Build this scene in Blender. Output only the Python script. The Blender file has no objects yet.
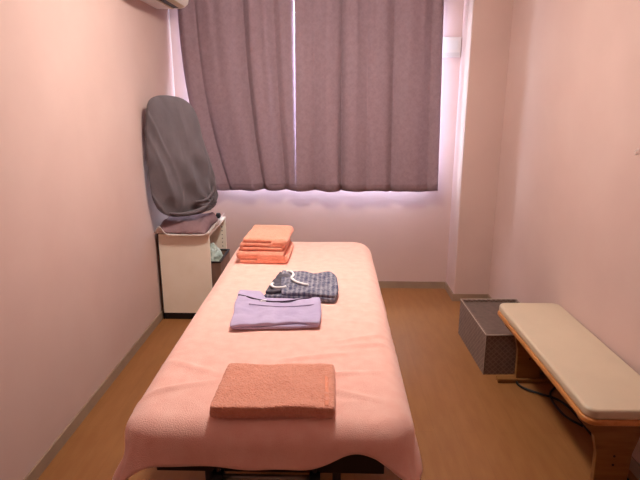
import bpy, bmesh, math, random
from mathutils import Vector, Matrix, noise
random.seed(4)
PI = math.pi
COL = bpy.context.scene.collection

# ------------------------------------------------------------ materials
def lin(c):
    return tuple(((v/255)/12.92 if v/255 <= .04045 else ((v/255+.055)/1.055)**2.4) for v in c) + (1,)

def mat(name, c, rough=.6, c2=None, nscale=8, bump=0, bscale=200, metal=0, spec=.3, sheen=0, stretch=(1,1,1), ndetail=4, bdist=.002):
    m = bpy.data.materials.new(name); m.use_nodes = True
    nt = m.node_tree; N = nt.nodes; L = nt.links
    p = N['Principled BSDF']
    p.inputs['Roughness'].default_value = rough
    p.inputs['Metallic'].default_value = metal
    p.inputs['Specular IOR Level'].default_value = spec
    if sheen:
        p.inputs['Sheen Weight'].default_value = sheen
        p.inputs['Sheen Roughness'].default_value = .6
    tc = N.new('ShaderNodeTexCoord'); mp = N.new('ShaderNodeMapping')
    mp.inputs['Scale'].default_value = stretch
    L.new(tc.outputs['Object'], mp.inputs['Vector'])
    nz = N.new('ShaderNodeTexNoise'); nz.inputs['Scale'].default_value = nscale; nz.inputs['Detail'].default_value = ndetail
    L.new(mp.outputs[0], nz.inputs['Vector'])
    mx = N.new('ShaderNodeMix'); mx.data_type = 'RGBA'
    mx.inputs[6].default_value = lin(c); mx.inputs[7].default_value = lin(c2 or c)
    rp = N.new('ShaderNodeMapRange'); rp.inputs[1].default_value = .35; rp.inputs[2].default_value = .65
    L.new(nz.outputs[0], rp.inputs[0]); L.new(rp.outputs[0], mx.inputs[0])
    L.new(mx.outputs[2], p.inputs['Base Color'])
    if bump:
        bn = N.new('ShaderNodeTexNoise'); bn.inputs['Scale'].default_value = bscale; bn.inputs['Detail'].default_value = 3
        L.new(tc.outputs['Object'], bn.inputs['Vector'])
        b = N.new('ShaderNodeBump'); b.inputs['Strength'].default_value = bump; b.inputs['Distance'].default_value = bdist
        L.new(bn.outputs[0], b.inputs['Height']); L.new(b.outputs[0], p.inputs['Normal'])
    m['mix'] = mx.name
    return m

def emis(name, c, s):
    m = bpy.data.materials.new(name); m.use_nodes = True
    p = m.node_tree.nodes['Principled BSDF']
    p.inputs['Base Color'].default_value = lin(c)
    p.inputs['Emission Color'].default_value = lin(c); p.inputs['Emission Strength'].default_value = s
    return m

M = {}
M['wall'] = mat('wallpaper', (204,178,170), .85, (200,173,165), 3, .25, 160, spec=.15)
M['ceil'] = mat('ceiling_white', (222,212,208), .9)
M['base'] = mat('baseboard_vinyl', (156,134,114), .5, (148,126,108))
M['black'] = mat('black_plastic', (22,20,22), .5)
M['cream'] = mat('cream_laminate', (242,233,218), .45, (238,227,210))
M['white'] = mat('white_plastic', (226,222,216), .45)
M['whitecloth'] = mat('white_cloth', (240,232,226), .9, (215,200,196), 12, .3, 300)
M['greycloth'] = mat('grey_cloth', (99,91,96), .85, (90,83,88), 6, .4, 12, bdist=.015, sheen=.15)
M['mauvecloth'] = mat('mauve_cloth', (146,118,122), .9, (132,106,110), 8, .4, 40, bdist=.006)
M['peach'] = mat('peach_terry', (253,203,190), .95, (248,191,177), 22, .7, 330, sheen=.35, bdist=.003)
M['orange'] = mat('orange_terry', (250,172,144), .95, (242,154,126), 60, .9, 220, sheen=.35, bdist=.006)
M['salmon'] = mat('salmon_terry', (246,170,144), .95, (236,156,130), 70, 1, 190, sheen=.35, bdist=.008)
M['lav'] = mat('lavender_cotton', (186,174,206), .9, (176,164,198), 18, .4, 40, bdist=.004)
M['lavd'] = mat('lavender_seam', (70,56,74), .9)
M['cordwhite'] = mat('white_cord', (245,243,246), .8)
M['vinylblack'] = mat('dark_vinyl', (44,34,34), .45)
M['steel'] = mat('grey_metal', (150,142,138), .35, metal=.7)
M['darkmetal'] = mat('dark_metal', (50,42,40), .45, metal=.4)
M['wood'] = mat('honey_wood', (144,100,56), .4, (126,84,44), 6, .1, 60, stretch=(1,1,8))  # darker than the rail: shade under the bench is in the colour
M['woody'] = mat('honey_wood_rail', (196,134,78), .35, (178,116,62), 6, .1, 60, stretch=(8,1,8))
M['vinyl'] = mat('cream_vinyl', (206,190,166), .38, (200,184,160), 4, .15, 300, spec=.5)
M['boxin'] = mat('box_lid', (110,92,84), .85, (98,82,76), 30)
M['piping'] = mat('pale_piping', (176,160,148), .8)
M['green'] = mat('pale_green_cloth', (196,206,194), .95, (150,166,154), 20, .8, 60, bdist=.01)
M['brownbox'] = mat('brown_board', (138,106,90), .7, (122,92,78), 10)
M['alu'] = mat('aluminium', (190,190,195), .4, metal=.6)
M['concrete'] = mat('outside_wall', (200,205,210), .9)
M['lining'] = mat('curtain_lining', (196,188,200), .9)
M['louver'] = mat('air_conditioner_flap', (190,176,150), .4)

def curtain_mat():
    m = mat('mauve_curtain', (147,125,134), .85, (139,117,126), 30, .25, 300, spec=.15, sheen=.1)
    nt = m.node_tree; N = nt.nodes; L = nt.links
    tc = N.new('ShaderNodeTexCoord')
    mp = N.new('ShaderNodeMapping'); mp.inputs['Rotation'].default_value = (0, .78, 0); mp.inputs['Scale'].default_value = (44,44,44)
    L.new(tc.outputs['Object'], mp.inputs['Vector'])
    v = N.new('ShaderNodeTexVoronoi'); v.feature = 'DISTANCE_TO_EDGE'; v.inputs['Scale'].default_value = 1; v.inputs['Randomness'].default_value = .6
    L.new(mp.outputs[0], v.inputs['Vector'])
    r = N.new('ShaderNodeMapRange'); r.inputs[1].default_value = .04; r.inputs[2].default_value = .12; r.inputs[3].default_value = .16; r.inputs[4].default_value = 0
    L.new(v.outputs['Distance'], r.inputs[0])
    mx = N.new('ShaderNodeMix'); mx.data_type = 'RGBA'
    L.new(r.outputs[0], mx.inputs[0]); L.new(N[m['mix']].outputs[2], mx.inputs[6]); mx.inputs[7].default_value = lin((164,138,142))
    L.new(mx.outputs[2], N['Principled BSDF'].inputs['Base Color'])
    return m
M['curtain'] = curtain_mat()

def floor_mat():
    m = mat('wood_vinyl_floor', (151,103,60), .42, (143,95,54), 5, .08, 90, stretch=(5,1,1), spec=.35)
    nt = m.node_tree; N = nt.nodes; L = nt.links
    tc = N.new('ShaderNodeTexCoord')
    mp = N.new('ShaderNodeMapping'); mp.inputs['Rotation'].default_value = (0,0,PI/2)
    L.new(tc.outputs['Object'], mp.inputs['Vector'])
    b = N.new('ShaderNodeTexBrick'); b.inputs['Scale'].default_value = 1; b.inputs['Brick Width'].default_value = .9; b.inputs['Row Height'].default_value = .1
    b.inputs['Mortar Size'].default_value = .0015; b.inputs['Color1'].default_value = (1,1,1,1); b.inputs['Color2'].default_value = (.9,.9,.9,1); b.inputs['Mortar'].default_value = (.72,.7,.68,1)
    L.new(mp.outputs[0], b.inputs['Vector'])
    mx = N.new('ShaderNodeMix'); mx.data_type = 'RGBA'; mx.blend_type = 'MULTIPLY'; mx.inputs[0].default_value = .35
    L.new(N[m['mix']].outputs[2], mx.inputs[6]); L.new(b.outputs['Color'], mx.inputs[7])
    L.new(mx.outputs[2], N['Principled BSDF'].inputs['Base Color'])
    return m
M['floor'] = floor_mat()

def weave_mat():
    m = mat('woven_grey_brown', (126,104,94), .85, (112,92,82), 40)
    nt = m.node_tree; N = nt.nodes; L = nt.links
    tc = N.new('ShaderNodeTexCoord'); outs = []
    for a in (1, -1):
        # diagonal bands on every face of the box
        sep = N.new('ShaderNodeSeparateXYZ'); L.new(tc.outputs['Object'], sep.inputs[0])
        h = N.new('ShaderNodeMath'); h.operation = 'ADD'; L.new(sep.outputs[0], h.inputs[0]); L.new(sep.outputs[1], h.inputs[1])
        z = N.new('ShaderNodeMath'); z.operation = 'MULTIPLY'; z.inputs[1].default_value = a; L.new(sep.outputs[2], z.inputs[0])
        s = N.new('ShaderNodeMath'); s.operation = 'ADD'; L.new(h.outputs[0], s.inputs[0]); L.new(z.outputs[0], s.inputs[1])
        q = N.new('ShaderNodeMath'); q.operation = 'MULTIPLY'; q.inputs[1].default_value = 190; L.new(s.outputs[0], q.inputs[0])
        t = N.new('ShaderNodeMath'); t.operation = 'SINE'; L.new(q.outputs[0], t.inputs[0])
        r = N.new('ShaderNodeMapRange'); r.inputs[1].default_value = .55; r.inputs[2].default_value = .95; L.new(t.outputs[0], r.inputs[0])
        outs.append(r)
    mxm = N.new('ShaderNodeMath'); mxm.operation = 'MAXIMUM'
    L.new(outs[0].outputs[0], mxm.inputs[0]); L.new(outs[1].outputs[0], mxm.inputs[1])
    f = N.new('ShaderNodeMath'); f.operation = 'MULTIPLY'; f.inputs[1].default_value = .3; L.new(mxm.outputs[0], f.inputs[0])
    mx = N.new('ShaderNodeMix'); mx.data_type = 'RGBA'
    L.new(f.outputs[0], mx.inputs[0]); L.new(N[m['mix']].outputs[2], mx.inputs[6]); mx.inputs[7].default_value = lin((176,158,148))
    L.new(mx.outputs[2], N['Principled BSDF'].inputs['Base Color'])
    return m
M['weave'] = weave_mat()

def stripe_mat():
    m = mat('navy_striped_cotton', (158,158,168), .9, (66,68,100), 45, .4, 60, bdist=.004)
    nt = m.node_tree; N = nt.nodes; L = nt.links
    tc = N.new('ShaderNodeTexCoord')
    w = N.new('ShaderNodeTexWave'); w.bands_direction = 'X'; w.inputs['Scale'].default_value = 14; w.inputs['Distortion'].default_value = 3.5; w.inputs['Detail'].default_value = 3
    w.inputs['Detail Scale'].default_value = 6
    L.new(tc.outputs['Object'], w.inputs['Vector'])
    r = N.new('ShaderNodeValToRGB'); e = r.color_ramp.elements
    e[0].position = .15; e[0].color = lin((62,64,94)); e[1].position = .92; e[1].color = lin((158,154,164))
    n = e.new(.5); n.color = lin((92,92,114))
    L.new(w.outputs[0], r.inputs[0])
    mx = N.new('ShaderNodeMix'); mx.data_type = 'RGBA'; mx.inputs[0].default_value = .45
    L.new(N[m['mix']].outputs[2], mx.inputs[6]); L.new(r.outputs[0], mx.inputs[7])
    L.new(mx.outputs[2], N['Principled BSDF'].inputs['Base Color'])
    return m
M['stripe'] = stripe_mat()

def glass_mat():
    m = bpy.data.materials.new('window_glass'); m.use_nodes = True
    nt = m.node_tree; N = nt.nodes; L = nt.links
    for n in list(N): N.remove(n)
    o = N.new('ShaderNodeOutputMaterial'); t = N.new('ShaderNodeBsdfTransparent'); g = N.new('ShaderNodeBsdfGlossy')
    g.inputs['Roughness'].default_value = .05
    mx = N.new('ShaderNodeMixShader'); mx.inputs[0].default_value = .07
    L.new(t.outputs[0], mx.inputs[1]); L.new(g.outputs[0], mx.inputs[2]); L.new(mx.outputs[0], o.inputs[0])
    return m
M['glass'] = glass_mat()
M['lamp'] = emis('lamp_diffuser', (255,244,233), 152)

# ------------------------------------------------------------ mesh helpers
def obj(name, bm, m, parent=None, smooth=False, bevel=0, subsurf=0):
    me = bpy.data.meshes.new(name)
    bmesh.ops.recalc_face_normals(bm, faces=bm.faces)
    bm.to_mesh(me); bm.free(); me.materials.append(m)
    o = bpy.data.objects.new(name, me); COL.objects.link(o)
    if parent: o.parent = parent
    if smooth:
        for p in me.polygons: p.use_smooth = True
    if bevel:
        b = o.modifiers.new('bevel', 'BEVEL'); b.width = bevel; b.segments = 3; b.limit_method = 'ANGLE'; b.angle_limit = .6
        for p in me.polygons: p.use_smooth = True
        wn = o.modifiers.new('wn', 'WEIGHTED_NORMAL'); wn.keep_sharp = True
    if subsurf:
        s = o.modifiers.new('sub', 'SUBSURF'); s.levels = subsurf; s.render_levels = subsurf
    return o

def thing(name, label, cat, loc=(0,0,0), rz=0, group=None):
    o = bpy.data.objects.new(name, None); COL.objects.link(o)
    o.location = loc; o.rotation_euler = (0,0,rz); o.empty_display_size = .1
    o['label'] = label; o['category'] = cat
    if group: o['group'] = group
    return o

def tag(o, label, cat, group=None, loc=None):
    o['label'] = label; o['category'] = cat
    if group: o['group'] = group
    if loc: o.location = loc
    return o

def struct(o):
    o['kind'] = 'structure'; return o

def box(bm, x0, x1, y0, y1, z0, z1):
    vs = [bm.verts.new((x,y,z)) for z in (z0,z1) for y in (y0,y1) for x in (x0,x1)]
    for f in ((0,1,3,2),(4,6,7,5),(0,4,5,1),(2,3,7,6),(0,2,6,4),(1,5,7,3)):
        bm.faces.new([vs[i] for i in f])
    return vs

def boxes(*bs):
    bm = bmesh.new()
    for b in bs: box(bm, *b)
    return bm

def catmull(pts, n, closed=False):
    pts = [Vector(p) for p in pts]; out = []; k = len(pts)
    segs = k if closed else k-1
    for i in range(segs):
        if closed: p0,p1,p2,p3 = pts[(i-1)%k],pts[i],pts[(i+1)%k],pts[(i+2)%k]
        else: p0,p1,p2,p3 = pts[max(i-1,0)],pts[i],pts[i+1],pts[min(i+2,k-1)]
        for j in range(n):
            t = j/n
            out.append(.5*((2*p1)+(p2-p0)*t+(2*p0-5*p1+4*p2-p3)*t*t+(3*p1-p0-3*p2+p3)*t**3))
    if not closed: out.append(pts[-1])
    return out

def tube(bm, pts, r, n=8, smooth=6, taper=None):
    ps = catmull(pts, smooth) if smooth else [Vector(p) for p in pts]
    rings = []
    for i, p in enumerate(ps):
        d = (ps[min(i+1,len(ps)-1)]-ps[max(i-1,0)]).normalized()
        a = d.orthogonal().normalized() if abs(d.z) > .9 else d.cross(Vector((0,0,1))).normalized()
        b = d.cross(a).normalized()
        rr = r*(taper(i/(len(ps)-1)) if taper else 1)
        rings.append([bm.verts.new(p+rr*(a*math.cos(2*PI*k/n)+b*math.sin(2*PI*k/n))) for k in range(n)])
    for i in range(len(rings)-1):
        for k in range(n): bm.faces.new((rings[i][k],rings[i][(k+1)%n],rings[i+1][(k+1)%n],rings[i+1][k]))
    bm.faces.new(rings[0]); bm.faces.new(list(reversed(rings[-1])))

def prism(bm, poly, axis, a, b):
    """extrude a 2D polygon along an axis from a to b"""
    def P(u, v, w):
        return {'x': (w,u,v), 'y': (u,w,v), 'z': (u,v,w)}[axis]
    A = [bm.verts.new(P(u,v,a)) for u,v in poly]; B = [bm.verts.new(P(u,v,b)) for u,v in poly]
    n = len(poly)
    for i in range(n): bm.faces.new((A[i],A[(i+1)%n],B[(i+1)%n],B[i]))
    bm.faces.new(A); bm.faces.new(list(reversed(B)))

def sheet(bm, nx, ny, fn, thick=0):
    """grid from fn(u,v); a second layer below when thick"""
    g = [[bm.verts.new(fn(i/nx,j/ny)) for j in range(ny+1)] for i in range(nx+1)]
    for i in range(nx):
        for j in range(ny): bm.faces.new((g[i][j],g[i+1][j],g[i+1][j+1],g[i][j+1]))
    return g

def soft_slab(poly, h, rings=12, seg=10, power=5, wob=.004, wscale=9, seed=0, sharp=.65):
    """a folded piece of cloth: outline in XY, rounded rim, wrinkled top, flat underside"""
    ps = catmull([(x,y,0) for x,y in poly], seg, True)
    k = len(poly)
    for i in range(k):
        a, b = Vector((*poly[i],0)), Vector((*poly[(i+1)%k],0))
        for j in range(seg): ps[i*seg+j] = ps[i*seg+j].lerp(a.lerp(b, j/seg), sharp)
    c = Vector((sum(p.x for p in ps)/len(ps), sum(p.y for p in ps)/len(ps), 0))
    bm = bmesh.new(); n = len(ps); layers = []
    def off(p, r): return noise.noise(Vector((p.x*wscale, p.y*wscale, seed)))*wob*r
    top = []
    rs = [1]+[1-(k/rings)**1.6*1 for k in range(1, rings)]
    # side: underside rim -> bulge -> top rim
    low = [bm.verts.new((c.x+(p.x-c.x)*.985, c.y+(p.y-c.y)*.985, 0)) for p in ps]
    mid = [bm.verts.new((p.x, p.y, h*.4)) for p in ps]
    layers = [low, mid]
    for r, hh in ((.995,.72),(.985,.9),(.965,.98)):
        layers.append([bm.verts.new((c.x+(p.x-c.x)*r, c.y+(p.y-c.y)*r, h*hh+off(p,1))) for p in ps])
    for k in range(1, rings):
        r = .965*(1-k/rings)
        row = []
        for p in ps:
            q = Vector((c.x+(p.x-c.x)*r, c.y+(p.y-c.y)*r, 0))
            row.append(bm.verts.new((q.x, q.y, h+off(q,1.6)+.3*off(q*2.3,1))))
        layers.append(row)
    for a, b in zip(layers, layers[1:]):
        for i in range(n): bm.faces.new((a[i],a[(i+1)%n],b[(i+1)%n],b[i]))
    bm.faces.new(layers[-1]); bm.faces.new(list(reversed(low)))
    return bm

def thick_path(path, t):
    """closed polygon around a 2D polyline of thickness t"""
    L, R = [], []
    for i, p in enumerate(path):
        a = path[max(i-1,0)]; b = path[min(i+1,len(path)-1)]
        d = (b-a); d.z = 0; d.normalize(); nrm = Vector((-d.y, d.x, 0))
        w = t/2
        L.append(p+nrm*w); R.append(p-nrm*w)
    e = (path[-1]-path[-2]).normalized(); s = (path[0]-path[1]).normalized()
    return L+[path[-1]+e*t*.35]+list(reversed(R))+[path[0]+s*t*.35]

def folded_towel(width, depth, layers, t, first_right=True, seed=0, nseg=14, slump=.008):
    """a terry towel folded in S turns; the folds' ends show on the near and far sides"""
    g = t*1.36
    pts = []; side = 1 if first_right else -1
    w = width/2 - g/2
    for k in range(layers):
        z = t/2 + k*g
        xs = [-w*side*.94, -w*.5*side, 0, w*.5*side, w*side*.94]
        if k == 0: xs[0] = -w*side*.9
        if k == layers-1: xs[-1] = w*side*.9
        for i, x in enumerate(xs):
            pts.append((x, z+noise.noise(Vector((x*6, k, seed)))*t*.12*(k+1)/2, 0))
        if k < layers-1: pts.append(((w+g*.12)*side, z+g/2, 0))
        side = -side
    path = catmull(pts, 4)
    poly = thick_path(path, t)
    bm = bmesh.new(); rows = []
    for j in range(nseg+1):
        v = j/nseg; y = -depth/2+depth*v
        e = min(v, 1-v)*2
        sc = 1-.035*(1-min(1, e*6))**2
        row = []
        for p in poly:
            nx = noise.noise(Vector((p.x*7, y*7, seed)))
            row.append(bm.verts.new((p.x*sc+.004*noise.noise(Vector((y*9, p.y*30, seed+3))), y+.004*noise.noise(Vector((p.x*8, p.y*8, seed+5+v*2))), max(0, p.y+nx*slump*(p.y/(layers*t))*min(1,e*3+.4)))))
        rows.append(row)
    n = len(poly)
    for a, b in zip(rows, rows[1:]):
        for i in range(n): bm.faces.new((a[i],a[(i+1)%n],b[(i+1)%n],b[i]))
    bm.faces.new(rows[0]); bm.faces.new(list(reversed(rows[-1])))
    bmesh.ops.triangulate(bm, faces=[f for f in bm.faces if len(f.verts) > 4])
    return bm

# ------------------------------------------------------------ the room
ZC = 2.5; XL = -1.25; YB = 4.28
def xr(y): return 1.243+(3.95-y)*.031          # the right wall stands a hair out of square
Y0 = -.9
struct(obj('floor', boxes((XL-.2, 1.75, Y0-.2, YB+.2, -.1, 0)), M['floor']))
struct(obj('ceiling', boxes((XL-.2, 1.75, Y0-.2, YB+.2, ZC, ZC+.1)), M['ceil']))
struct(obj('wall_left', boxes((XL-.12, XL, Y0, YB, 0, ZC)), M['wall']))
struct(obj('wall_front', boxes((XL-.12, 1.6, Y0-.12, Y0, 0, ZC)), M['wall']))
bm = bmesh.new(); prism(bm, [(xr(Y0),Y0),(xr(YB),YB),(1.6,YB),(1.6,Y0)], 'z', 0, ZC)
struct(obj('wall_right', bm, M['wall']))
WX0, WX1, WZ0, WZ1 = -1.06, .79, .93, 2.24
struct(obj('wall_back', boxes((XL-.12, WX0, YB, YB+.16, 0, ZC), (WX1, 1.6, YB, YB+.16, 0, ZC), (WX0, WX1, YB, YB+.16, 0, WZ0), (WX0, WX1, YB, YB+.16, WZ1, ZC)), M['wall']))
bm = bmesh.new(); prism(bm, [(.967,3.99),(xr(3.99)+.04,3.99),(xr(YB)+.04,YB+.04),(.967,YB+.04)], 'z', 0, ZC)
struct(obj('trim_1', bm, M['wall'], bevel=.012))           # boxed-in column in the corner
struct(obj('trim_2', boxes((XL, XL+.006, YB-.006, YB, .0, 2.3)), M['white']))
bt, bh = .009, .06
struct(obj('baseboard_left', boxes((XL, XL+bt, Y0, YB, 0, bh)), M['base']))
struct(obj('baseboard_back', boxes((XL+bt, .967-bt, YB-bt, YB, 0, bh)), M['base']))
bm = bmesh.new(); prism(bm, [(.967-bt,YB),(.967-bt,3.99-bt),(xr(3.98),3.99-bt),(xr(3.98),3.99),(.967,3.99),(.967,YB)], 'z', 0, bh)
struct(obj('baseboard_far_right', bm, M['base']))
bm = bmesh.new(); prism(bm, [(xr(Y0)-bt,Y0),(xr(3.98)-bt,3.98),(xr(3.98),3.98),(xr(Y0),Y0)], 'z', 0, bh)
struct(obj('baseboard_right', bm, M['base']))
# window: aluminium sliding sashes in the opening
fr = boxes((WX0,WX1,YB+.06,YB+.1,WZ0,WZ0+.04),(WX0,WX1,YB+.06,YB+.1,WZ1-.04,WZ1),(WX0,WX0+.04,YB+.06,YB+.1,WZ0+.04,WZ1-.04),(WX1-.04,WX1,YB+.06,YB+.1,WZ0+.04,WZ1-.04),(-.15,-.1,YB+.06,YB+.1,WZ0+.04,WZ1-.04))
w = struct(obj('window_1', fr, M['alu']))
obj('pane', boxes((WX0+.04,-.15,YB+.075,YB+.08,WZ0+.04,WZ1-.04)), M['glass'], w)
obj('pane', boxes((-.1,WX1-.04,YB+.085,YB+.09,WZ0+.04,WZ1-.04)), M['glass'], w)
struct(obj('trim_3', boxes((WX0+.001,WX1-.001,YB,YB+.058,WZ0,WZ0+.012)), M['white']))

# ------------------------------------------------------------ curtains
ct, cb = 2.33, .855
YC = 4.17
def fold(s, z, seed, n):
    """pleat depth along the cloth"""
    k = (ct-z)/(ct-cb)
    a = .024+.004*k
    ph = s*n*2*PI+seed+1.6*math.sin(s*5.3+seed)
    y = a*(1.9*(1-abs(math.sin(ph/2)))**1.6-.6)*(1+.5*math.sin(s*13+seed))+.007*math.sin(s*n*4.7*PI+seed*2)*(1-k)**1.5
    y += .09*(1-k)**.6*math.exp(-s/.06)*(seed < 2)+.05*(1-.5*k)*math.exp(-(1-s)/.02)*(seed > 2)
    return y+.012*noise.noise(Vector((s*4, z*1.2, seed)))
def curtain(label, xa, xb, n, seed, fx=None):
    t = thing('curtain', label, 'curtain', ((xa(cb)+xb(cb))/2, YC, cb), 0, 'curtains over the window')
    ox = (xa(cb)+xb(cb))/2
    def P(u, v, off=0, lo=cb):
        z = lo+(ct-lo)*v
        x = xa(z)+(xb(z)-xa(z))*u
        x += .006*math.sin(u*n*4*PI+seed)*(1-v*.3)*(1-abs(2*u-1)**4)
        zz = z
        if v < .08: zz += .004*math.sin(u*n*2*PI+seed)
        return (x-ox, fold(u, z, seed, n)+off, zz-cb)
    bm = bmesh.new(); sheet(bm, 170, 24, lambda u,v: P(u,v))
    o = obj('drape', bm, M['curtain'], t, smooth=True)
    sm = o.modifiers.new('solid','SOLIDIFY'); sm.thickness = .003
    bm = bmesh.new(); sheet(bm, 170, 24, lambda u,v: P(.004+u*.992, v*.985, .008, cb+.03))  # unseen pale layer added to bounce daylight onto the wall below
    o = obj('lining', bm, M['lining'], t, smooth=True); o['label'] = 'pale lining on the window side'
    bm = bmesh.new(); sheet(bm, 170, 1, lambda u,v: (P(u,.0)[0], P(u,.0)[1]-.0035, .052+.004*v))
    o = obj('hem', bm, M['curtain'], t, smooth=True)
    sm = o.modifiers.new('solid','SOLIDIFY'); sm.thickness = .0015
    return t
curtain('long mauve curtain left of the narrow gap, its left edge pulled in above the cabinet',
        lambda z: -1.172+.237*((ct-z)/(ct-cb))**2.3, lambda z: -.296+.034*((ct-z)/(ct-cb)), 3.6, 1.2)
curtain('wide mauve curtain right of the narrow gap, beside the small wall unit',
        lambda z: -.285-.002*((ct-z)/(ct-cb)), lambda z: .80+.03*((ct-z)/(ct-cb)), 4.6, 4.1).location.y -= .03
r = thing('curtain_rail', 'white curtain rail above the window, carrying both mauve curtains', 'curtain rail', (-.15, YC, ct+.02))
obj('track', boxes((-1.03,1.03,-.015,.015,0,.03)), M['white'], r, bevel=.003)
for x in (-1.0, -.1, .95):
    obj('bracket', boxes((x-.01,x+.01,.015,YB-YC,.004,.024)), M['white'], r)

# ------------------------------------------------------------ wall fittings
t = thing('wall_control', 'small white square control unit on the back wall right of the curtains', 'wall control', (.885, YB, 1.865))
obj('housing', boxes((-.078,.076,-.028,0,0,.145)), mat('ivory_plastic',(208,200,194),.5), t, bevel=.005)
obj('flap', boxes((-.066,.066,-.032,-.028,.006,.034)), mat('pale_grey_plastic',(196,188,184),.5), t, bevel=.001)
obj('screen', boxes((-.05,.05,-.030,-.028,.055,.12)), mat('dull_display',(205,200,196),.4), t)
t = thing('wall_hook', 'tiny white hook on the bare right wall above the bench', 'hook', (xr(2.31), 2.295, 1.34))
t.scale = (.7,.7,.7)
bm = bmesh.new(); tube(bm, [(-.001,0,.012),(-.012,0,.006),(-.02,0,-.008),(-.014,0,-.018),(-.006,0,-.014)], .003, 8)
obj('hook', bm, M['white'], t, smooth=True)
obj('base_plate', boxes((-.004,0,-.012,.012,-.012,.022)), mat('plate',(214,190,184),.5), t, bevel=.0015)

# air conditioner high on the left wall, only its underside in view
t = thing('air_conditioner', 'white air conditioner high on the left wall, its dark vent above the cabinet', 'air conditioner', (XL, 3.6, 2.172))
prof = [(0,0),(.17,.0),(.2,.008),(.225,.03),(.236,.07),(.236,.24),(.225,.27),(0,.27)]
bm = bmesh.new(); prism(bm, prof, 'y', -.4, .395); 
obj('housing', bm, M['white'], t, bevel=.004)
bm = bmesh.new(); prism(bm, [(.125,-.003),(.172,-.003),(.204,.006),(.2,.02),(.125,.01)], 'y', -.34, .34)
obj('air_outlet', bm, M['black'], t)
bm = bmesh.new(); prism(bm, [(.118,-.004),(.123,-.009),(.136,-.009),(.136,-.004)], 'y', -.34, .34)
obj('louver', bm, M['louver'], t)
bm = bmesh.new(); prism(bm, [(.176,-.002),(.182,-.007),(.212,.006),(.208,.012)], 'y', -.34, .34)
obj('louver', bm, M['louver'], t)

# ceiling lamp
t = thing('ceiling_lamp', 'round white ceiling lamp over the far half of the bed', 'lamp', (-.12, 2.62, ZC))
def lathe(prof, n=40):
    bm = bmesh.new(); rings = []
    for r_, z in prof: rings.append([bm.verts.new((r_*math.cos(2*PI*k/n), r_*math.sin(2*PI*k/n), z)) for k in range(n)])
    for a, b in zip(rings, rings[1:]):
        for k in range(n): bm.faces.new((a[k],a[(k+1)%n],b[(k+1)%n],b[k]))
    bm.faces.new(rings[0]); bm.faces.new(list(reversed(rings[-1])))
    return bm
obj('base', lathe([(.16,-.001),(.165,-.02),(.15,-.03)]), M['white'], t, smooth=True)
obj('shade', lathe([(.14,-.03),(.15,-.045),(.14,-.075),(.1,-.1),(.04,-.112),(.01,-.114)]), M['lamp'], t, smooth=True)

# ------------------------------------------------------------ massage bed
BX0, BX1, BY0, BY1, BZ = -.59, .213, 1.335, 3.39, .65
cx = (BX0+BX1)/2; cy = (BY0+BY1)/2
b = thing('massage_bed', 'massage bed on thin metal legs, almost hidden by the peach towel sheet', 'bed', (cx, cy, 0))
hx = (BX1-BX0)/2-.02; hy = (BY1-BY0)/2-.025
bm = boxes((-hx, hx, -hy, hy, .54, .634)); obj('mattress', bm, M['vinylblack'], b, bevel=.025)
obj('frame', boxes((-hx+.03,hx-.03,-hy+.03,-hy+.06,.44,.538),(-hx+.03,hx-.03,hy-.06,hy-.03,.44,.538),(-hx+.03,-hx+.06,-hy+.06,hy-.06,.44,.538),(hx-.06,hx-.03,-hy+.06,hy-.06,.44,.538)), M['darkmetal'], b, bevel=.003)
for sx in (-1,1):
    for sy in (-1,1):
        bm = bmesh.new(); x = sx*(hx-.175); y = sy*(hy-.1)
        tube(bm, [(x,y,.44),(x,y,.02)], .014, 12, 0)
        l = obj('leg', bm, M['darkmetal'], b, smooth=True)
        bm = bmesh.new(); tube(bm, [(x,y,.024),(x,y,0)], .02, 12, 0); obj('rubber_foot', bm, M['black'], l)
for sy in (-1,1):
    bm = bmesh.new(); y = sy*(hy+.01)
    tube(bm, [(-.14,y,.455),(.14,y,.455)], .009, 10, 0); obj('crossbar', bm, M['steel'], b, smooth=True)
    for x in (-.15,.14):
        bm = bmesh.new(); tube(bm, [(x-.016,y,.455),(x+.016,y,.455)], .02, 14, 0); obj('knob', bm, M['black'], b)
        bm = bmesh.new(); tube(bm, [(x,y,.465),(x,y-sy*.02,.53)], .007, 8, 0); obj('bracket', bm, M['darkmetal'], b)

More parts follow.
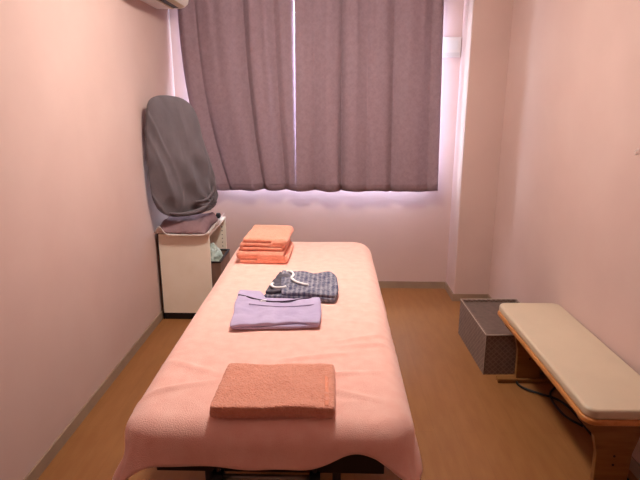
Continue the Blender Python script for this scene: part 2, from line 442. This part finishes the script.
# peach towel sheet over the bed
def bed_sheet():
    rad = .09; HX = (BX1-BX0)/2; HY = (BY1-BY0)/2
    def drop_len(x, y, ang):
        # hanging length, long at the near corners, lifted right of the middle in front
        return 1
    ov = .24; bm = bmesh.new()
    def P(u, v):
        frontv = .135
        X = -HX-ov+(2*HX+2*ov)*u
        ex = BX0+HX
        fr = .120 + .004*math.sin(X*11+.6) - .045*math.exp(-((X-.26)/.085)**2)
        Yl = -HY-fr; Yh = HY+ov
        Y = Yl+(Yh-Yl)*v
        qx = max(abs(X)-(HX-rad), 0); qy = max(abs(Y)-(HY-rad), 0)
        d = math.hypot(qx, qy)-rad                    # how far past the rounded edge, along the cloth
        nz = noise.noise(Vector((X*3.2, Y*3.2, 1)))*.005+noise.noise(Vector((X*9, Y*9, 5)))*.0022
        # soft creases running across from the right side and the near left corner
        for (a,b_,c_,w_,h_) in ((.12,-.62,.25,.012,.007),(.2,-.74,.12,.010,.006),(.26,-.3,-.2,.014,.005),(.3,-.1,.1,.012,.004),(-.3,-.7,-.5,.016,.005),(.28,.25,.15,.014,.004),(.22,-.86,-.35,.010,.006),(.34,-.45,.3,.010,.007),(.33,-.52,.1,.012,.007),(.36,-.2,-.3,.012,.006),(-.34,-.85,.4,.012,.006),(.1,-.93,.1,.014,.005)):
            if True:
                dd = (Y-b_)-(X-a)*c_
                nz += 1.7*h_*math.exp(-(dd/w_)**2)*math.exp(-((X-a)/.13)**2)
        er = .085                                       # edge roll
        if d <= -er*.5:
            return (X, Y, nz)
        # direction outward
        if qx+qy > 0: dx, dy = math.copysign(qx, X), math.copysign(qy, Y)
        else: dx, dy = 0, 0
        L = math.hypot(dx, dy) or 1; dx/=L; dy/=L
        base = Vector((max(-(HX-rad), min(HX-rad, X)), max(-(HY-rad), min(HY-rad, Y)), 0))
        s = d+er*.5
        ang = min(s/er, PI/2*.93)
        out = er*math.sin(ang); dn = er*(1-math.cos(ang))
        rest = max(0, s-er*PI/2*.93)
        out += rest*(.06+(.19 if Y < 0 and qy > qx else 0)); dn += rest*.97
        # side folds
        along = math.atan2(Y*.6, X*1.6)*9 + X*8 + Y*7
        out += min(rest*.16, .02)*math.sin(along)*(.35 if qy > qx else 1)+min(rest*.3,.015)*noise.noise(Vector((X*7,Y*7,9)))+(.012*noise.noise(Vector((1,Y*9,3)))*min(1,rest*20) if X > 0 and qx > qy else 0)
        if Y < 0: out += rest*.03*min(1, qx/rad)*min(1, qy/rad) + rest*.08*min(1,qx/rad)*max(0,-Y/HY)**4
        r0 = rad-er*.5+out
        return (base.x+dx*r0, base.y+dy*r0, nz*max(0,1-rest*8)-dn)
    sheet(bm, 110, 230, P)
    o = obj('towel_sheet', bm, M['peach'], None, smooth=True)
    sm = o.modifiers.new('solid','SOLIDIFY'); sm.thickness = .007; sm.offset = -1
    o.location = (cx, cy, BZ)
    return tag(o, 'large pale peach terry towel sheet draped over the massage bed', 'towel sheet')
bed_sheet()
SZ = BZ+.006

# ------------------------------------------------------------ towels on the bed
tw = obj('folded_towel', folded_towel(.30, .34, 3, .0178, True, 1), M['orange'], smooth=True)
tw.rotation_euler.z = -.03
tag(tw, 'orange folded towel lying directly on the bed, lower of the stacked pair', 'towel', loc=(-.395, 3.03, SZ))
tw = obj('folded_towel', folded_towel(.272, .35, 3, .0178, False, 2), M['orange'], smooth=True)
tw.rotation_euler.z = -.05
tag(tw, 'orange folded towel resting on another towel, upper of the stacked pair', 'towel', loc=(-.385, 3.045, SZ+.072))
def front_towel():
    bm = soft_slab([(-.187,-.137),(-.1,-.141),(0,-.137),(.1,-.137),(.176,-.135),(.181,-.06),(.182,.05),(.18,.128),(.1,.135),(0,.131),(-.1,.134),(-.176,.129),(-.184,.05),(-.187,-.05)], .034, rings=14, wob=.006, wscale=9, seed=3)
    for v in bm.verts:     # terry surface, real and irregular
        n = noise.noise(Vector((v.co.x*70, v.co.y*70, v.co.z*70)))
        v.co.z += .0018*n*min(1, v.co.z/.01)
        v.co.x += .0015*noise.noise(Vector((v.co.x*60+9, v.co.y*60, v.co.z*60)))
    return bm
root = thing('folded_towel', 'salmon folded terry towel alone at the near end of the bed', 'towel', (-.17, 1.49, SZ))
root.rotation_euler.z = .015
obj('towel_body', front_towel(), M['salmon'], root, smooth=True)
def nband(u, v): return .0335
# woven border band near its right end
bm = bmesh.new()
sheet(bm, 3, 30, lambda u,v: (.148+.012*u, -.125+.247*v, nband(u,v)+.0004*math.sin(v*40)+.003*noise.noise(Vector((v*4,u,1)))))
o = obj('border_band', bm, mat('salmon_band',(234,156,130),.95), root, smooth=True)
sm = o.modifiers.new('solid','SOLIDIFY'); sm.thickness = .003

# ------------------------------------------------------------ lavender top
t = thing('folded_shirt', 'lavender cotton top with a dark-edged neckline, folded flat on the bed', 'shirt', (-.235, 2.13, SZ))
ox, oy = -.235, 2.13
def rel(ps): return [(x-ox, y-oy) for x, y in ps]
low = soft_slab(rel([(-.405,1.962),(-.23,1.968),(-.055,1.99),(-.048,2.1),(-.06,2.26),(-.2,2.285),(-.32,2.29),(-.345,2.385),(-.448,2.40),(-.44,2.28),(-.42,2.12)]), .012, wob=.004, seed=5)
obj('back_panel', low, M['lav'], t, smooth=True)
up = soft_slab(rel([(-.41,1.957),(-.32,1.965),(-.23,1.975),(-.14,1.995),(-.052,1.982),(-.045,2.1),(-.056,2.265),(-.13,2.262),(-.21,2.225),(-.3,2.21),(-.35,2.24),(-.43,2.30),(-.435,2.2),(-.42,2.1)]), .013, wob=.007, wscale=14, seed=8)
for v in up.verts: v.co.z += .012
obj('front_panel', up, M['lav'], t, smooth=True)
bm = bmesh.new()
NZ = .0265
tube(bm, [(x-ox, y-oy, z) for x, y, z in [(-.432,2.295,.022),(-.39,2.262,.0265),(-.33,2.222,.027),(-.27,2.203,.0262),(-.21,2.207,.0262),(-.15,2.232,.0262),(-.095,2.262,.0265)]], .0042, 8)
obj('neckline_trim', bm, M['lavd'], t, smooth=True)
obj('care_tag', boxes((-.085,-.06,.073,.094,.0255,.0285)), M['cordwhite'], t)
bm = bmesh.new(); tube(bm, [(-.13,.04,.0275),(-.02,.015,.0272),(.08,.02,.0272),(.17,.05,.026)], .0022, 6)
obj('seam', bm, mat('lavender_stitch',(150,136,168),.9), t, smooth=True)

# ------------------------------------------------------------ striped shorts
t = thing('folded_shorts', 'navy and grey striped shorts with white drawstring, folded beside the lavender top', 'shorts', (-.13, 2.43, SZ))
ox, oy = -.13, 2.43
low = soft_slab(rel([(-.318,2.30),(-.25,2.292),(-.1,2.285),(.012,2.262),(.028,2.35),(.026,2.5),(.005,2.585),(-.1,2.6),(-.2,2.585),(-.28,2.5)]), .02, wob=.006, seed=11)
obj('lower_leg_panel', low, M['stripe'], t, smooth=True)
up = soft_slab(rel([(-.235,2.30),(-.15,2.295),(-.02,2.275),(.015,2.27),(.03,2.36),(.024,2.52),(-.005,2.605),(-.1,2.61),(-.2,2.62),(-.262,2.63),(-.255,2.5)]), .018, wob=.011, wscale=13, seed=14)
for v in up.verts: v.co.z += .018
obj('upper_leg_panel', up, M['stripe'], t, smooth=True)
bm = soft_slab(rel([(-.31,2.31),(-.245,2.32),(-.205,2.42),(-.215,2.55),(-.27,2.6),(-.29,2.48)]), .012, wob=.006, wscale=20, seed=17)
for v in bm.verts: v.co.z += .024
obj('waistband', bm, mat('grey_waistband',(96,92,100),.9,(74,72,86),60,.4,80,bdist=.004), t, smooth=True)
bm = bmesh.new()
tube(bm, [(x-ox,y-oy,z) for x,y,z in [(-.235,2.585,.042),(-.21,2.57,.046),(-.195,2.52,.047),(-.2,2.47,.046),(-.175,2.42,.045),(-.14,2.39,.045),(-.115,2.375,.045)]], .0062, 8)
tube(bm, [(x-ox,y-oy,z) for x,y,z in [(-.285,2.41,.04),(-.29,2.375,.042),(-.27,2.345,.042),(-.235,2.345,.042),(-.22,2.36,.042)]], .0062, 8)
obj('drawstring', bm, M['cordwhite'], t, smooth=True)

# ------------------------------------------------------------ cabinet
CX0, CX1, CY0, CY1, CZ = -1.225, -.865, 3.57, 4.16, .642
c = thing('cabinet', 'cream side cabinet on a black plinth, standing in the far left corner', 'cabinet', ((CX0+CX1)/2, (CY0+CY1)/2, 0))
kx, ky = (CX1-CX0)/2, (CY1-CY0)/2
obj('side_panel', boxes((-kx,kx,-ky,-ky+.018,.05,CZ-.018)), M['cream'], c, bevel=.0015)
bm = boxes((-kx,kx,ky-.018,ky,.05,CZ-.018)); obj('side_panel', bm, M['cream'], c, bevel=.0015)
for i in range(12):
    z = .24+i*.032
    bm = bmesh.new(); tube(bm, [(kx-.03,ky-.0185,z),(kx-.03,ky-.0175,z)], .0045, 8, 0)
    obj('pin_hole', bm, M['black'], c)
obj('top_panel', boxes((-kx,kx,-ky,ky,CZ-.018,CZ)), M['cream'], c, bevel=.0015)
obj('back_panel', boxes((-kx,-kx+.006,-ky+.018,ky-.018,.05,CZ-.018)), M['cream'], c)
obj('shelf', boxes((-kx+.006,kx-.01,-ky+.018,ky-.018,.21,.226)), M['cream'], c)
obj('shelf', boxes((-kx+.006,kx-.01,-ky+.018,ky-.018,.05,.066)), M['cream'], c)
obj('plinth', boxes((-kx+.005,kx-.005,-ky+.003,ky-.003,.0,.05)), M['black'], c, bevel=.002)
obj('edge_strip', boxes((-kx-.004,-kx,-ky-.002,-ky+.02,.0,CZ-.0)), M['black'], c)  # black strip painted in for the shaded gap between cabinet and wall
cap = thing('bottle_cap', 'small black cap on the far right corner of the cabinet top', 'cap', (CX1-.045, CY1-.06, CZ))
obj('cap', lathe([(.018,.0),(.02,.004),(.02,.03),(.014,.04)], 20), M['black'], cap, smooth=True)
cap.location.z = CZ+.0
# open box and cloth on the shelf
t = thing('storage_bin', 'dark brown open bin sticking out of the cabinet shelf', 'bin', (-.99, 3.79, .2265))
bx, by, bz = .185, .17, .19
obj('bin_body', boxes((-bx,bx,-by,-by+.01,0,bz),(-bx,bx,by-.01,by,0,bz),(-bx,-bx+.01,-by+.01,by-.01,0,bz),(bx-.01,bx,-by+.01,by-.01,0,bz),(-bx+.01,bx-.01,-by+.01,by-.01,0,.01)), M['brownbox'], t, bevel=.001)
obj('rim', boxes((-bx-.003,bx+.003,-by-.003,-by+.013,bz,bz+.01),(-bx-.003,bx+.003,by-.013,by+.003,bz,bz+.01),(-bx-.003,-bx+.013,-by+.013,by-.013,bz,bz+.01),(bx-.013,bx+.003,-by+.013,by-.013,bz,bz+.01)), M['black'], t)
bm = bmesh.new(); bmesh.ops.create_icosphere(bm, subdivisions=5, radius=1)
for v in bm.verts:
    n = 1+.22*noise.noise(v.co*2.2)+.1*noise.noise(v.co*6)
    v.co = Vector((v.co.x*.125*n, v.co.y*.13*n, v.co.z*.13*n))
zmin = min(v.co.z for v in bm.verts)
for v in bm.verts: v.co.z -= zmin
o = obj('cloth_bundle', bm, M['green'], smooth=True)
tag(o, 'pale green crumpled cloth bundle stuffed in the bin inside the cabinet', 'cloth', loc=(-.965, 3.82, .238))

# cloths on the cabinet top
def drape(name, m, label, cat, x0, x1, y0, y1, zf, th, nx=50, ny=50, edge=None):
    bm = bmesh.new(); mx, my = (x0+x1)/2, (y0+y1)/2
    def P(u, v):
        x = x0+(x1-x0)*u; y = y0+(y1-y0)*v
        if edge:
            ex, ey = edge(u, v); x += ex; y += ey
        return (x-mx, y-my, zf(u, v))
    sheet(bm, nx, ny, P)
    o = obj(name, bm, m, smooth=True)
    s = o.modifiers.new('solid','SOLIDIFY'); s.thickness = th; s.offset = 1
    return tag(o, label, cat, loc=(mx, my, CZ+.001))
def zw(u, v):
    z = .004+.003*abs(noise.noise(Vector((u*5, v*5, 3))))
    z += .062*math.exp(-((u-.1)/.085)**2)*math.exp(-(v/.05)**2)          # flap standing at the near left corner
    z += .05*max(0,(u-.88)/.12)**1.2*(.4+.6*v)                             # lifted right side
    return z
def ew(u, v):
    return (.008*noise.noise(Vector((v*6,u,1)))*(u > .5), .006*noise.noise(Vector((u*6,v,1)))+.02*(v < .02)*0)
drape('white_cloth', M['whitecloth'], 'white cloth lying under the mauve cloth, its corners peaking over the cabinet top', 'cloth',
      -1.238, -.848, 3.525, 4.04, zw, .003, edge=ew)
def zm(u, v):
    front = 1-min(1, v/.16)
    side = min(1, min(u, 1-u)*9)**.5
    z = .012+(.075+.015*math.sin(u*7)*v)*side*min(1,(1-v)*8)**.5
    z = z*(1-front**2)+(.012)*front**2
    z += .006*noise.noise(Vector((u*8,v*8,6)))
    z += .02*math.exp(-(u/.12)**2)*math.exp(-((v-.12)/.12)**2)
    return max(.0095, z)
drape('mauve_cloth', M['mauvecloth'], 'folded mauve cloth on the cabinet under the big grey cushion', 'cloth',
      -1.222, -.885, 3.55, 3.98, zm, .003, edge=lambda u,v: (.006*math.sin(v*9), -.012*math.exp(-((u-.7)/.3)**2)*(1-v)))

# ------------------------------------------------------------ big grey covered cushion
out = [(0.052,1.572),(-0.008,1.540),(-0.034,1.458),(-0.052,1.3),(-0.056,1.138),(-0.049,0.985),(-0.023,0.866),(0.038,0.788),(0.151,0.755),(0.305,0.752),(0.436,0.78),(0.466,0.836),(0.464,0.948),(0.424,1.134),(0.375,1.292),(0.33,1.451),(0.287,1.520),(0.232,1.556),(0.142,1.574)]
def cushion():
    ps = catmull([(a,b_,0) for a,b_ in out], 12, True)
    c = Vector((.2,1.13,0)); n = len(ps); bm = bmesh.new()
    K = 40; T = .055; front = []; back = []
    def crease(q):
        a = math.atan2(q.y-.8, q.x-.43)            # bunching at the lower right
        d = math.hypot(q.x-.43, q.y-.8)
        w = .011*math.sin(a*13+d*7)*math.exp(-(d/.26)**2)
        a2 = (q.x-.1)*.85+(q.y-1.2)*.5
        w += .012*math.sin(a2*38+3*noise.noise(Vector((q.x*3,q.y*3,0))))*math.exp(-((q.y-1.0)/.3)**2)
        w += .018*noise.noise(Vector((q.x*6,q.y*2.4,2)))+.009*noise.noise(Vector((q.x*14,q.y*9,4)))
        # long soft creases running down the cover
        e = noise.noise(Vector((q.x*7+q.y*2.2, q.y*1.3-q.x, 7)))
        w += .011*(max(0, 1-abs(e)*7))
        e = noise.noise(Vector((q.x*9-q.y*1.5, q.y*2.2, 12)))
        w += .010*(max(0, 1-abs(e)*6))*max(0, 1.45-q.y)
        return w
    rim = [bm.verts.new((p.x,0,p.y)) for p in ps]
    for side in (-1, 1):
        prev = rim
        for k in range(1, K):
            r_ = math.cos(k/K*PI/2)
            row = []
            for p in ps:
                q = c+(p-c)*r_
                y = side*T*(1-r_**3.2)**.55
                row.append(bm.verts.new((q.x, y+side*crease(q)*min(1,k/3), q.y)))
            for i in range(n): bm.faces.new((prev[i],prev[(i+1)%n],row[(i+1)%n],row[i]))
            prev = row
        q = bm.verts.new((c.x, side*(T+crease(c)), c.y))
        for i in range(n): bm.faces.new((prev[i],prev[(i+1)%n],q))
    # drawn-up hem rolls along the bottom
    return bm
ang = math.radians(46.734)
t = thing('oval_cushion', 'large oval cushion in a wrinkled dark grey fabric cover, leaning in the corner', 'cushion', (-1.178, 3.49, .006), ang)
obj('cover', cushion(), M['greycloth'], t, smooth=True)
bm = bmesh.new()
tube(bm, [(.06,-.035,.80),(.15,-.06,.785),(.26,-.062,.79),(.35,-.055,.82),(.42,-.03,.87)], .013, 8, taper=lambda s: .4+math.sin(s*PI)*.8)
tube(bm, [(.24,-.068,.86),(.32,-.068,.86),(.4,-.045,.9),(.44,-.02,.97)], .011, 8, taper=lambda s: .3+math.sin(s*PI)*.8)
obj('gathered_hem', bm, M['greycloth'], t, smooth=True)

# ------------------------------------------------------------ storage box
t = thing('storage_box', 'woven grey brown storage box with pale edges, on the floor behind the bench', 'box', (1.065, 3.1, 0), .025)
hx_, hy_, H = .189, .285, .25
obj('box_body', boxes((-hx_,hx_,-hy_,-hy_+.012,0,H),(-hx_,hx_,hy_-.012,hy_,0,H),(-hx_,-hx_+.012,-hy_+.012,hy_-.012,0,H),(hx_-.012,hx_,-hy_+.012,hy_-.012,0,H),(-hx_+.012,hx_-.012,-hy_+.012,hy_-.012,0,.01)), M['weave'], t, bevel=.001)
obj('lid', boxes((-hx_+.013,hx_-.013,-hy_+.013,hy_-.013,H-.03,H-.018)), M['boxin'], t)
bm = bmesh.new()
for a, b_ in (((-hx_,-hy_),(hx_,-hy_)),((hx_,-hy_),(hx_,hy_)),((hx_,hy_),(-hx_,hy_)),((-hx_,hy_),(-hx_,-hy_))):
    tube(bm, [(a[0],a[1],H),(b_[0],b_[1],H)], .0028, 6, 0)
for sx in (-1,1):
    tube(bm, [(sx*hx_,-hy_,0.003),(sx*hx_,-hy_,H)], .0022, 6, 0)
obj('piping', bm, M['piping'], t)

# ------------------------------------------------------------ bench
t = thing('bench', 'low wooden bench with a padded cream vinyl seat along the right wall', 'bench', (1.113, 2.29, 0), .012)
def rrect(hx, hy, r, n=8):
    ps = []
    for sx, sy, a0 in ((1,1,0),(-1,1,90),(-1,-1,180),(1,-1,270)):
        for k in range(n+1):
            a = math.radians(a0+90*k/n); ps.append((sx*(hx-r)+r*math.cos(a), sy*(hy-r)+r*math.sin(a)))
    return ps
bm = bmesh.new(); prism(bm, rrect(.171,.54,.045), 'z', .402, .445)
obj('seat', bm, M['vinyl'], t, bevel=.012)
bm = bmesh.new(); prism(bm, rrect(.177,.546,.05), 'z', .38, .404)
obj('seat_rail', bm, M['woody'], t, bevel=.008)
for sy in (-1,1):
    y = sy*.445
    # board leg that flares up into the rail
    pr = [(.066,.03),(.07,.2),(.09,.28),(.15,.345),(.165,.374),(-.165,.374),(-.15,.345),(-.09,.28),(-.07,.2),(-.066,.03)]
    bm = bmesh.new(); prism(bm, pr, 'y', y-.014, y+.014)
    l = obj('leg', bm, M['wood'], t, bevel=.003)
    obj('foot_rail', boxes((-.168,.165,y-.022,y+.022,0,.028)), M['wood'], l, bevel=.006)
    for x in (.0,):
        for z in (.19,.15):
            bm = bmesh.new(); tube(bm, [(x,y-.0155,z),(x,y-.014,z)], .005, 10, 0)
            obj('screw_cap', bm, M['darkmetal'], l)
obj('stretcher', boxes((-.012,.012,-.431,.431,.2,.26)), M['wood'], t, bevel=.004)

# cable under the bench
bm = bmesh.new()
tube(bm, [(1.2,2.79,.008),(1.12,2.78,.008),(1.06,2.755,.01),(1.045,2.69,.01),(1.07,2.64,.01),(1.14,2.585,.01),(1.2,2.54,.01),(1.235,2.44,.009),(1.24,2.2,.009),(1.245,1.9,.009),(1.25,1.6,.009)], .0065, 8)
tube(bm, [(1.24,2.66,.009),(1.19,2.6,.009),(1.165,2.5,.014),(1.18,2.38,.01),(1.23,2.3,.009)], .006, 8)
for v in bm.verts: v.co -= Vector((1.1,2.5,0))
o = obj('cable', bm, M['black'], smooth=True)
tag(o, 'black cable looping over the floor beneath the bench', 'cable', loc=(1.1,2.5,0))

# ------------------------------------------------------------ light
W = bpy.data.worlds.new('sky'); bpy.context.scene.world = W; W.use_nodes = True
bg = W.node_tree.nodes['Background']; bg.inputs[0].default_value = (.62,.74,1,1); bg.inputs[1].default_value = 3.0
L = bpy.data.lights.new('window_daylight', 'AREA'); L.shape = 'RECTANGLE'; L.size = 2.3; L.size_y = 1.7
L.energy = 330; L.spread = math.radians(130); L.color = (.68,.82,1)
lo = bpy.data.objects.new('window_daylight', L); COL.objects.link(lo)
lo.location = (-.12, YB+.75, 1.75); lo.rotation_euler = (math.radians(-80), 0, 0)

# ------------------------------------------------------------ camera
cam = bpy.data.cameras.new('camera'); cam.sensor_width = 36; cam.lens = 529/640*36; cam.clip_start = .02
co = bpy.data.objects.new('camera', cam); COL.objects.link(co)
co.location = (0,0,1.55); co.rotation_euler = (math.radians(90-14.8), 0, math.radians(1.4))
sc = bpy.context.scene; sc.camera = co
sc.view_settings.view_transform = 'Standard'; sc.view_settings.look = 'None'
sc.view_settings.exposure = .25; sc.view_settings.gamma = 1; sc.view_settings.use_curve_mapping = False
sc.cycles.max_bounces = 10; sc.cycles.diffuse_bounces = 6
